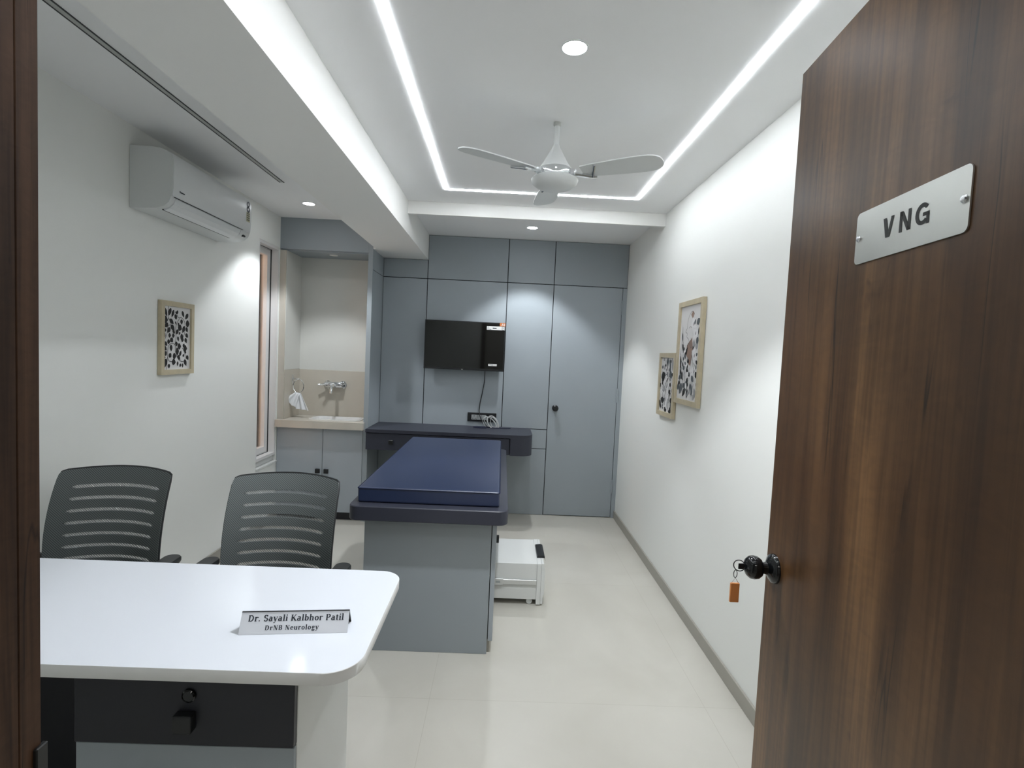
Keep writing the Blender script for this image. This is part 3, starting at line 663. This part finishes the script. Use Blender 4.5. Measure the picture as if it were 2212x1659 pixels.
# ---------------------------------------------------------------- sink unit
sc_ = thing('sink_cabinet', 'pale grey two-door cabinet under the sink in the niche', 'cabinet', (-1.5, 4.65, 0))
b = BM(); box(b, -1.898, -1.167, YT+.022, YB-.064, .07, .73); obj('carcass', b, M['lam_light'], sc_)
b = BM(); box(b, -1.898, -1.167, YT+.035, YB-.08, 0, .07); obj('plinth', b, M['char_dark'], sc_)
for x0, x1, xk in ((-1.897, -1.5085, -1.543), (-1.5045, -1.168, -1.470)):
    b = BM(); box(b, x0, x1, YT+.001, YT+.021, .072, .793, .001, 1); d = obj('door', b, M['lam_light'], sc_)
    q = BM(); box(q, xk-.019, xk+.019, YT-.017, YT+.001, .408, .446, .003, 2); obj('handle', q, M['black'], d)
wt = thing('washbasin_counter', 'beige stone worktop with a white inset washbasin', 'worktop', (-1.5, 4.63, .80))
b = BM(); x0, x1, y0, y1 = -1.64, -1.235, 4.535, 4.735
WYF = 4.43
for a in ((XL+.003, -1.155, WYF, YT-.001), (-1.843, -1.1665, YT-.001, y0), (-1.843, x0, y0, y1), (x1, -1.1665, y0, y1), (-1.843, -1.1665, y1, YB-.067)): box(b, a[0], a[1], a[2], a[3], .798, .860)
bmesh.ops.remove_doubles(b, verts=b.verts, dist=1e-5)
obj('slab', b, M['beige'], wt)
b = BM(); lev = [(-.022, .8605), (-.022, .866), (.0, .8685), (.008, .866), (.014, .84), (.03, .76), (.06, .735)]
R_ = []
for ins, z in lev: R_.append([b.verts.new((u, v, z)) for u, v in rrect(x0+ins, x1-ins, y0+ins, y1-ins, max(.02, .05-ins*.4), 6)])
for A, B2 in zip(R_, R_[1:]):
    n = len(A)
    for j in range(n): b.faces.new((A[j], A[(j+1) % n], B2[(j+1) % n], B2[j])).smooth = True
b.faces.new(R_[-1]); obj('basin', b, M['ceramic'], wt)
tp = thing('wall_tap', 'chrome wall-mounted mixer tap over the white washbasin', 'tap', (-1.5, 4.81, 1.14))
TYW = YB-.067
b = BM(); lathe(b, [(.036, 0), (.036, .006), (.030, .012)], (-1.450, TYW, 1.150), (0, -1, 0)); obj('wall_flange', b, M['chrome'], tp); b = BM(); lathe(b, [(.036, 0), (.036, .006), (.030, .012)], (-1.585, TYW, 1.150), (0, -1, 0)); obj('wall_flange', b, M['chrome'], tp)
b = BM(); tube(b, [(-1.60, TYW-.045, 1.152), (-1.585, TYW-.045, 1.152), (-1.455, TYW-.045, 1.152), (-1.44, TYW-.045, 1.152)], [.022, .029, .029, .024], 20)
tube(b, [(-1.450, TYW-.01, 1.15), (-1.450, TYW-.045, 1.15)], .018, 14); tube(b, [(-1.585, TYW-.01, 1.15), (-1.585, TYW-.045, 1.15)], .018, 14); obj('mixer_body', b, M['chrome'], tp)
b = BM(); tube(b, [(-1.50, TYW-.05, 1.14), (-1.497, TYW-.12, 1.15), (-1.495, TYW-.17, 1.14), (-1.495, TYW-.185, 1.115), (-1.495, TYW-.187, 1.085)], [.014, .014, .014, .014, .013], 14); obj('spout', b, M['chrome'], tp)
b = BM(); tube(b, [(-1.60, TYW-.045, 1.152), (-1.635, TYW-.055, 1.148), (-1.655, TYW-.06, 1.148)], [.011, .008, .010], 12); tube(b, [(-1.56, TYW-.06, 1.165), (-1.61, TYW-.10, 1.15)], [.014, .008], 12); obj('lever', b, M['chrome'], tp)
tr = thing('towel_ring', 'chrome towel ring on the side wall of the sink niche', 'towel ring', (-1.844, 4.655, 1.19))
b = BM(); box(b, -1.844, -1.836, 4.640, 4.668, 1.150, 1.232, .002, 1); obj('mount', b, M['chrome'], tr)
b = BM(); tube(b, [(-1.838, 4.654, 1.198), (-1.785, 4.654, 1.198)], .006, 10); obj('arm', b, M['chrome'], tr)
b = BM(); rp = []
for i in range(28):
    a = 2*pi*i/28; rp.append((-1.782+.058*cos(a)*.75, 4.640+.035*cos(a)*.2-.01, 1.135+.060*sin(a)))
tube(b, rp, .0045, 8, closed=True); obj('ring', b, M['chrome'], tr)
# towel threaded through the ring: two hanging flaps of cloth with folds
b = BM(); nU, nV = 16, 18
def towel_pt(u, v):
    # v 0..1 goes from the left flap's corner, up over the ring, and down the right flap
    top = Vector((-1.775, 4.625, 1.083))
    if v < .5:
        t = 1-v*2      # 1 at hem, 0 at ring
        w = .020+.055*t; c = top+Vector((-.066*t, -.018-.02*t, -.098*t)); sk_ = Vector((.72, 0, -.45)) if t > .02 else Vector((1, 0, 0))
    else:
        t = (v-.5)*2
        w = .022+.036*t; c = top+Vector((.042*t, -.006-.005*t, -.152*t)); sk_ = Vector((1, 0, -.12))
    s = (u-.5)*2
    p = c+sk_*(w*s); p.y += .011*cos(s*7+v*3)*(.3+.7*t)-.004
    return p
G = [[b.verts.new(towel_pt(i/nU, j/nV)) for i in range(nU+1)] for j in range(nV+1)]
for j in range(nV):
    for i in range(nU): b.faces.new((G[j][i], G[j][i+1], G[j+1][i+1], G[j+1][i])).smooth = True
tw = tag(obj('towel', b, M['towel'], None), 'small white towel hanging through the chrome towel ring', 'towel')
md = tw.modifiers.new('thickness', 'SOLIDIFY'); md.thickness = .004; tw.modifiers.new('smooth', 'SUBSURF').levels = 1

# ---------------------------------------------------------------- examination couch
bed = thing('examination_couch', 'examination couch with grey cabinet base and navy mattress', 'couch', (-.32, 3.28, 0))
BX0, BX1, BY0, BY1 = -.64, -.016, 2.54, 4.02
b = BM(); box(b, BX0, BX1, BY0, BY1, 0, .682, .0015, 1); obj('cabinet_base', b, M['lam'], bed)
b = BM(); prism(b, rrect(-.702, .060, 2.455, 4.10, .045, 8), .681, .751, 0, bev=.004); obj('platform', b, M['char'], bed)
b = BM(); pl = rrect(-.673, .016, 2.518, 4.068, .012, 4)
def mfn(u, v, w):
    e = 0.0
    return Vector((u, v, w))
box(b, -.673, .016, 2.518, 4.068, .752, .826, .010, 3)
mt = obj('mattress', b, M['blue'], bed)
q = BM(); outl = [(u, v, .8205) for u, v in rrect(-.6735, .0165, 2.5175, 4.0685, .012, 4)]
tube(q, outl, .0024, 6, closed=True); obj('piping', q, mat('navy_piping', (.008, .014, .04), .65, spec=.2), mt)
# doors of the base on the right-hand side
for k, (y0, y1, kind) in enumerate(((BY0+.001, 3.035, 'door'), (3.505, BY1, 'door'))):
    b = BM(); box(b, BX1+.004, BX1+.026, y0, y1, .068, .676, .001, 1); d = obj('door', b, M['lam_light'], bed)
    q = BM(); zk = .42
    box(q, BX1+.026, BX1+.042, (y1-.06 if k == 0 else y0+.05)-.018, (y1-.06 if k == 0 else y0+.05)+.018, .415, .451, .002, 1); obj('knob', q, M['black'], d)
b = BM(); box(b, BX1+.004, BX1+.026, 3.039, 3.501, .275, .676, .001, 1); d = obj('door', b, M['lam_light'], bed)
q = BM(); box(q, BX1+.026, BX1+.042, 3.25, 3.286, .60, .636, .002, 1); obj('knob', q, M['black'], d)
b = BM(); box(b, BX1-.001, BX1+.012, BY0+.02, 3.05, 0, .066); obj('plinth', b, M['skirt'], bed)
# step drawer pulled out to the right
DY0, DY1, DZ0, DZ1 = 3.070, 3.482, .036, .255
b = BM(); box(b, BX1+.002, .264, DY0, DY1, DZ0, DZ1, .0015, 1); dr = obj('step_drawer', b, M['white'], bed); dr['label'] = 'white step drawer pulled out of the couch base'
b = BM(); box(b, .264, .289, DY0-.006, DY1+.006, .008, DZ1+.002, .001, 1); prism(b, [(.290, .012), (.304, .012), (.304, .05), (.311, .075), (.311, .215), (.304, .257), (.290, .257)], DY0-.004, DY1+.004, 0, lambda u, v, w: Vector((u, w, v))); obj('drawer_front', b, M['white'], dr)
b = BM(); prism(b, [(.266, .2575), (.313, .2575), (.320, .235), (.314, .268), (.300, .272), (.268, .268)], 3.16, 3.36, 0, lambda u, v, w: Vector((u, w, v))); obj('handle', b, M['black'], dr)
b = BM(); box(b, .05, .262, DY0-.012, DY0-.0005, .130, .158, .001, 1); box(b, .002, .062, DY0-.017, DY0-.0005, .124, .164, .001, 1); obj('slide_rail', b, M['rail'], dr)
q = BM(); box(q, .018, .045, DY0-.0175, DY0-.0168, .138, .150); obj('rail_catch', q, M['socket'], dr)
b = BM(); lathe(b, [(.017, -.006), (.019, 0), (.017, .006)], (.225, DY0+.02, .019), (0, 1, 0), 18); obj('caster', b, M['plast'], dr)

# ---------------------------------------------------------------- desk, drawers, name plate
dk = thing('desk', 'glossy white desk with charcoal drawer just inside the doorway', 'desk', (-1.05, 1.43, 0))
b = BM(); prism(b, rrect(-1.86, -.300, 1.153, 1.718, [.07, 0, 0, .085], 12), .730, .760, 0, mi_side=1, bev=.0012); obj('desk_top', b, [M['desk'], M['desk_edge']], dk)
b = BM(); box(b, -.470, -.450, 1.213, 1.64, 0, .730, .001, 1); obj('side_panel', b, M['white'], dk)
b = BM(); box(b, -1.86, -1.84, 1.213, 1.64, 0, .730, .001, 1); obj('side_panel', b, M['white'], dk)
b = BM(); box(b, -1.84, -.97, 1.60, 1.62, .06, .730, .001, 1); obj('modesty_panel', b, M['char_dark'], dk)  # kneehole shade put into the panel colour by the dark laminate
b = BM(); box(b, -.97, -.471, 1.216, 1.63, .05, .729); obj('drawer_carcass', b, M['char_dark'], dk)
b = BM(); box(b, -.962, -.452, 1.194, 1.2155, .548, .722, .002, 1); d = obj('drawer', b, M['char_dark'], dk); d['label'] = 'charcoal top drawer'
q = BM(); box(q, -.722, -.679, 1.170, 1.194, .592, .635, .003, 2); obj('knob', q, M['black'], d)
q = BM(); lathe(q, [(.016, 0), (.016, .006), (.013, .009), (.012, .007), (0, .007)], (-.695, 1.194, .672), (0, -1, 0), 24); obj('lock', q, M['gloss'], d)
b = BM(); box(b, -.962, -.452, 1.200, 1.2155, .06, .544, .001, 1); d = obj('drawer', b, M['lam'], dk); d['label'] = 'grey lower drawer'
q = BM(); box(q, -.722, -.679, 1.176, 1.200, .30, .343, .003, 2); obj('knob', q, M['black'], d)

npl = thing('name_plate', 'silver folded name plate with a doctor name standing on the desk', 'name plate', (-.505, 1.33, .76))
na = atan2(.029, .266); NU = Vector((cos(na), sin(na), 0)); NV = Vector((-sin(na), cos(na), 0)); NO = Vector((-.637, 1.299, .7605)); NL = .268
def nfn(u, v, w=0.0): # u along the plate, v up the slanted face (metres), w off the face
    sl = Vector((NV.x*.50, NV.y*.50, .866)); nr = Vector((-NV.x*.866, -NV.y*.866, .50)); return NO+NU*u+sl*v+nr*w
FH = .053
b = BM(); prism(b, [(0, 0), (NL, 0), (NL, FH), (0, FH)], -.0016, 0, 0, nfn); obj('front_face', b, M['silver'], npl)
b = BM(); tp_ = nfn(0, FH)-NO
vs = []
for u in (.0, NL):
    A = NO+NU*u+tp_+Vector((0, 0, .0012)); vs.append([A-NV*.0012, A+NV*.003, NO+NU*u+NV*.060, NO+NU*u+NV*.0575, A-Vector((0, 0, .003))+NV*.0005])
V = [[b.verts.new(p) for p in r] for r in vs]; n = 5
for j in range(n): b.faces.new((V[0][j], V[0][(j+1) % n], V[1][(j+1) % n], V[1][j]))
b.faces.new(V[0]); b.faces.new(V[1][::-1]); obj('back_leg', b, M['black'], npl)
# serif lettering built from strokes
T_, t_ = .148, .072
def ser(x, y, h=.10): return ('l', x-h, y, x+h, y, .05)
GL = {
 'D': (.66, [('l', .14, 0, .14, .66, T_), ('l', .03, .635, .28, .635, .05), ('l', .03, .025, .28, .025, .05), ('a', .26, .33, .27, .305, -90, 90)]),
 'r': (.42, [('l', .13, 0, .13, .47, T_), ser(.14, .025, .12), ('l', .03, .445, .13, .445, .05), ('a', .29, .31, .13, .125, 35, 140)]),
 '.': (.24, [('l', .05, .06, .17, .06, .12)]),
 'S': (.52, [('a', .25, .49, .155, .145, 25, 270), ('a', .25, .175, .17, .155, 90, -155), ('l', .42, .48, .42, .64, .05), ('l', .07, .02, .07, .19, .05)]),
 'a': (.50, [('l', .35, .06, .35, .32, T_), ('a', .23, .32, .12, .125, 0, 150), ('a', .22, .145, .135, .12, 50, 320), ('l', .35, .03, .47, .03, .055)]),
 'y': (.50, [('l', .08, .45, .26, .02, T_), ('l', .43, .45, .20, -.14, .06), ('l', .06, -.17, .20, -.14, .08), ser(.09, .45, .09), ser(.41, .45, .08)]),
 'l': (.28, [('l', .14, 0, .14, .70, T_), ser(.14, .025, .12), ('l', .03, .68, .14, .68, .05)]),
 'i': (.28, [('l', .14, 0, .14, .46, T_), ser(.14, .025, .12), ('l', .03, .445, .14, .445, .05), ('l', .075, .62, .205, .62, .12)]),
 'K': (.66, [('l', .14, 0, .14, .66, T_), ser(.14, .025, .12), ser(.14, .635, .12), ('l', .53, .64, .18, .30, .06), ('l', .26, .38, .55, 0, T_), ser(.52, .635, .10), ser(.56, .025, .11)]),
 'b': (.53, [('l', .13, 0, .13, .70, T_), ('l', .03, .68, .13, .68, .05), ('a', .27, .235, .155, .20, -150, 150)]),
 'h': (.56, [('l', .13, 0, .13, .70, T_), ('l', .03, .68, .13, .68, .05), ser(.14, .025, .11), ('a', .28, .30, .135, .145, 0, 150), ('l', .415, 0, .415, .31, T_), ser(.42, .025, .11)]),
 'o': (.51, [('a', .255, .235, .165, .20, 0, 360)]),
 'P': (.58, [('l', .14, 0, .14, .66, T_), ser(.15, .025, .13), ('l', .03, .635, .3, .635, .05), ('l', .14, .305, .3, .305, .05), ('a', .29, .47, .18, .165, -90, 90)]),
 't': (.34, [('l', .15, .08, .15, .58, T_), ('l', .03, .445, .30, .445, .055), ('a', .22, .10, .07, .075, 180, 300)]),
 'N': (.70, [('l', .13, 0, .13, .66, .06), ('l', .14, .66, .55, 0, T_), ('l', .55, 0, .55, .66, .06), ser(.11, .635, .09), ser(.13, .025, .09), ser(.55, .635, .09)]),
 'B': (.58, [('l', .14, 0, .14, .66, T_), ('l', .03, .635, .28, .635, .05), ('l', .03, .025, .3, .025, .05), ('l', .14, .345, .3, .345, .05), ('a', .27, .495, .15, .145, -90, 90), ('a', .28, .185, .18, .165, -90, 90)]),
 'e': (.46, [('a', .24, .235, .155, .20, 8, 315), ('l', .10, .255, .39, .255, .05)]),
 'u': (.56, [('l', .13, .14, .13, .46, T_), ('l', .42, 0, .42, .46, T_), ('a', .275, .15, .145, .125, 180, 330), ('l', .03, .445, .13, .445, .05), ('l', .33, .445, .42, .445, .05), ('l', .42, .025, .53, .025, .05)]),
 'g': (.50, [('a', .23, .31, .12, .13, 0, 360), ('a', .25, -.08, .16, .09, 0, 360), ('l', .12, .19, .15, .02, .07), ('l', .34, .43, .47, .43, .06)]),
}
def serif_text(bm, s, size, cx, base, sp=.02):
    tot = sum(GL[c][0]+sp if c != ' ' else .30 for c in s); x = -tot/2
    for c in s:
        if c == ' ': x += .30; continue
        w, st = GL[c]
        fn = lambda a, d, x=x: nfn(cx+(x+a)*size, base+d*size, .0006)
        for q in st:
            if q[0] == 'l': quad_line(bm, fn, *q[1:])
            else: arc_strip(bm, fn, *q[1:], T_, t_, 18)
        x += w+sp
    return tot*size
s1 = 'Dr. Sayali Kalbhor Patil'; w1 = sum(GL[c][0]+.02 if c != ' ' else .30 for c in s1); s2 = 'DrNB Neurology'; w2 = sum(GL[c][0]+.06 if c != ' ' else .30 for c in s2)
b = BM(); serif_text(b, s1, .238/w1, .137, .0305); serif_text(b, s2, .134/w2, .129, .0095, .06); obj('lettering', b, M['text'], npl)

# keys in the knob
kp = dfn(.043, 1.045, -.066)
kf = thing('key_fob', 'orange tag on a key left in the walnut door knob', 'key', kp)
b = BM(); kd = -DN
box(b, -.002, .018, -.0012, .0012, -.009, .004, .0008, 1, T=Matrix.Translation(kp+Vector((-.012, 0, .003))) )
obj('key', b, M['black'], kf)
b = BM(); rc = kp+Vector((-.012, 0, -.002)); tube(b, [rc+Vector((.013*cos(a), .004*sin(a), .011*sin(a)+.004)) for a in [2*pi*i/18 for i in range(18)]], .0011, 6, closed=True)
rc2 = rc+Vector((-.007, 0, -.014)); tube(b, [rc2+Vector((.004*cos(a), .001, .009*sin(a)-.002)) for a in [2*pi*i/14 for i in range(14)]], .0008, 6, closed=True)
obj('ring', b, M['key'], kf)
fc = rc2+Vector((0, 0, -.011))
b = BM(); tube(b, [fc+Vector((-.0085, 0, -.0125)), fc+Vector((0, 0, .0)), fc+Vector((.0085, 0, -.0125))], .0007, 6); obj('wire', b, M['screw'], kf)
b = BM(); box(b, fc.x-.0103, fc.x+.0103, fc.y-.003, fc.y+.003, fc.z-.056, fc.z-.0115, .0015, 2); obj('tag', b, M['orange'], kf)

# ---------------------------------------------------------------- chairs
def build_chair(label):
    t = thing('office_chair', label, 'chair', (0, 0, 0), 'mesh office chairs behind the desk')
    Zb, Zt = .50, .945; HW = .2235
    def bp(u, v, w=0.0):
        z = Zb+(Zt-Zb)*v; hw = HW*(.97+.06*v-.05*v*v)
        y = .30+.135*v*v-.045*v-.075*u*u+w           # leans back, wraps forward at the sides
        z += -.009*u*u*(v**3)
        return Vector((u*hw, y, z))
    nu, nv = 56, 132
    slots = [.842-.1065*k for k in range(8)]
    def rcorner(u, v): # rounded outline corners
        return False
    def open_(u, v):
        for s in slots:
            dv = abs(v-s)/.0165
            if dv < 1 and abs(u) < .775-.045*(dv**2): return True
        return False
    def crn(u, v): # pull grid corners in to round the outline
        for su in (1, -1):
            cu, cv, r = su*.86, .925, .0
            if u*su > .93 and v > .965:
                a, c = (u*su-.93)/.07, (v-.965)/.035; l = max(a, c); d = sqrt(a*a+c*c)
                if d > 1e-6: a, c = a*l/d, c*l/d
                u = su*(.93+a*.07); v = .965+c*.035
        return u, v
    for part in ('backrest', 'mesh_panel'):
        b = BM(); th = .008 if part == 'backrest' else 0.0; off = 0.0 if part == 'backrest' else .004
        V = {}
        def vert(i, j, w):
            k = (i, j, w)
            if k not in V: V[k] = b.verts.new(bp(*crn(-1+2*i/nu, j/nv), w))
            return V[k]
        isf = lambda i, j: 0 <= i < nu and 0 <= j < nv and (not open_(-1+2*(i+.5)/nu, (j+.5)/nv) if part == 'backrest' else (.03*nu < i < nu*.97 and 6 < j < nv-3))
        for i in range(nu):
            for j in range(nv):
                if not isf(i, j): continue
                f = b.faces.new((vert(i, j, off), vert(i+1, j, off), vert(i+1, j+1, off), vert(i, j+1, off))); f.smooth = True
                if part == 'backrest':
                    f = b.faces.new((vert(i, j, th), vert(i, j+1, th), vert(i+1, j+1, th), vert(i+1, j, th))); f.smooth = True
                    for (di, dj, a, c) in ((-1, 0, (i, j), (i, j+1)), (1, 0, (i+1, j+1), (i+1, j)), (0, -1, (i+1, j), (i, j)), (0, 1, (i, j+1), (i+1, j+1))):
                        if not isf(i+di, j+dj):
                            b.faces.new((vert(*a, 0.0), vert(*a, th), vert(*c, th), vert(*c, 0.0)))
        o = obj(part, b, M['chair'] if part == 'backrest' else M['chair_net'], t)
    b = BM(); pts = []
    for v in [k/14 for k in range(15)]: pts.append(bp(*crn(1.0, v), .008))
    for u in [1-k/12 for k in range(1, 24)]: pts.append(bp(*crn(u, 1.0), .008))
    for v in [1-k/14 for k in range(15)]: pts.append(bp(*crn(-1.0, v), .008))
    tube(b, pts, .0055, 8); obj('back_frame', b, M['chair_plast'], t)
    b = BM(); tube(b, [(0, .0, .415), (0, .27, .42), (0, .34, .46), (0, .345, .55)], [.03, .03, .026, .02], 10); obj('back_support', b, M['chair_plast'], t)
    b = BM(); prism(b, rrect(-.235, .235, -.15, .27, .09, 8), .425, .495, 0, bev=.02); obj('seat', b, M['chair'], t)
    for s in (-1, 1):
        b = BM(); x = s*.268
        prism(b, rrect(x-.032, x+.032, .05, .27, .030, 6), .592, .616, 0, bev=.006)
        tube(b, [(s*.20, .06, .42), (x, .06, .43), (x, .10, .48), (x, .14, .61)], [.014, .014, .018, .018], 10); obj('armrest', b, M['chair_plast'], t)
    b = BM(); tube(b, [(0, .08, .08), (0, .08, .25), (0, .08, .251), (0, .08, .425)], [.028, .028, .016, .016], 14); obj('gas_column', b, M['chair_plast'], t)
    b = BM()
    for k in range(5):
        a = 2*pi*k/5+.3; tube(b, [(0, .08, .105), (.26*cos(a), .08+.26*sin(a), .075)], [.026, .016], 10)
    obj('star_base', b, M['chair_plast'], t)
    for k in range(5):
        a = 2*pi*k/5+.3; q = BM(); c = Vector((.26*cos(a), .08+.26*sin(a), .028)); ax = Vector((-sin(a), cos(a), 0))
        lathe(q, [(.02, -.022), (.028, -.018), (.028, -.004), (.018, -.003), (.018, .003), (.028, .004), (.028, .018), (.02, .022)], c, ax, 18); tube(q, [c, c+Vector((0, 0, .05))], .007, 8); obj('caster', q, M['chair_plast'], t)
    return t
ch = build_chair('grey mesh-back office chair nearer the left wall behind the desk')
ch.location = (-1.562, 1.86, 0); ch.rotation_euler.z = radians(3)
dup(ch, (-.882, 1.86, 0), 'grey mesh-back office chair nearer the examination couch behind the desk', radians(-1))

# unseen corridor panel, added to light the doorway from the camera's side
t = thing('added_panel_light', 'unseen square light panel added in the corridor ceiling', 'light', (0.2, -.9, 2.6))
b = BM(); box(b, -.1, .5, -1.2, -.6, 2.588, 2.6); obj('diffuser', b, mat('added_panel_diffuser', (1, .96, .9), .5, emit=2.0), t)
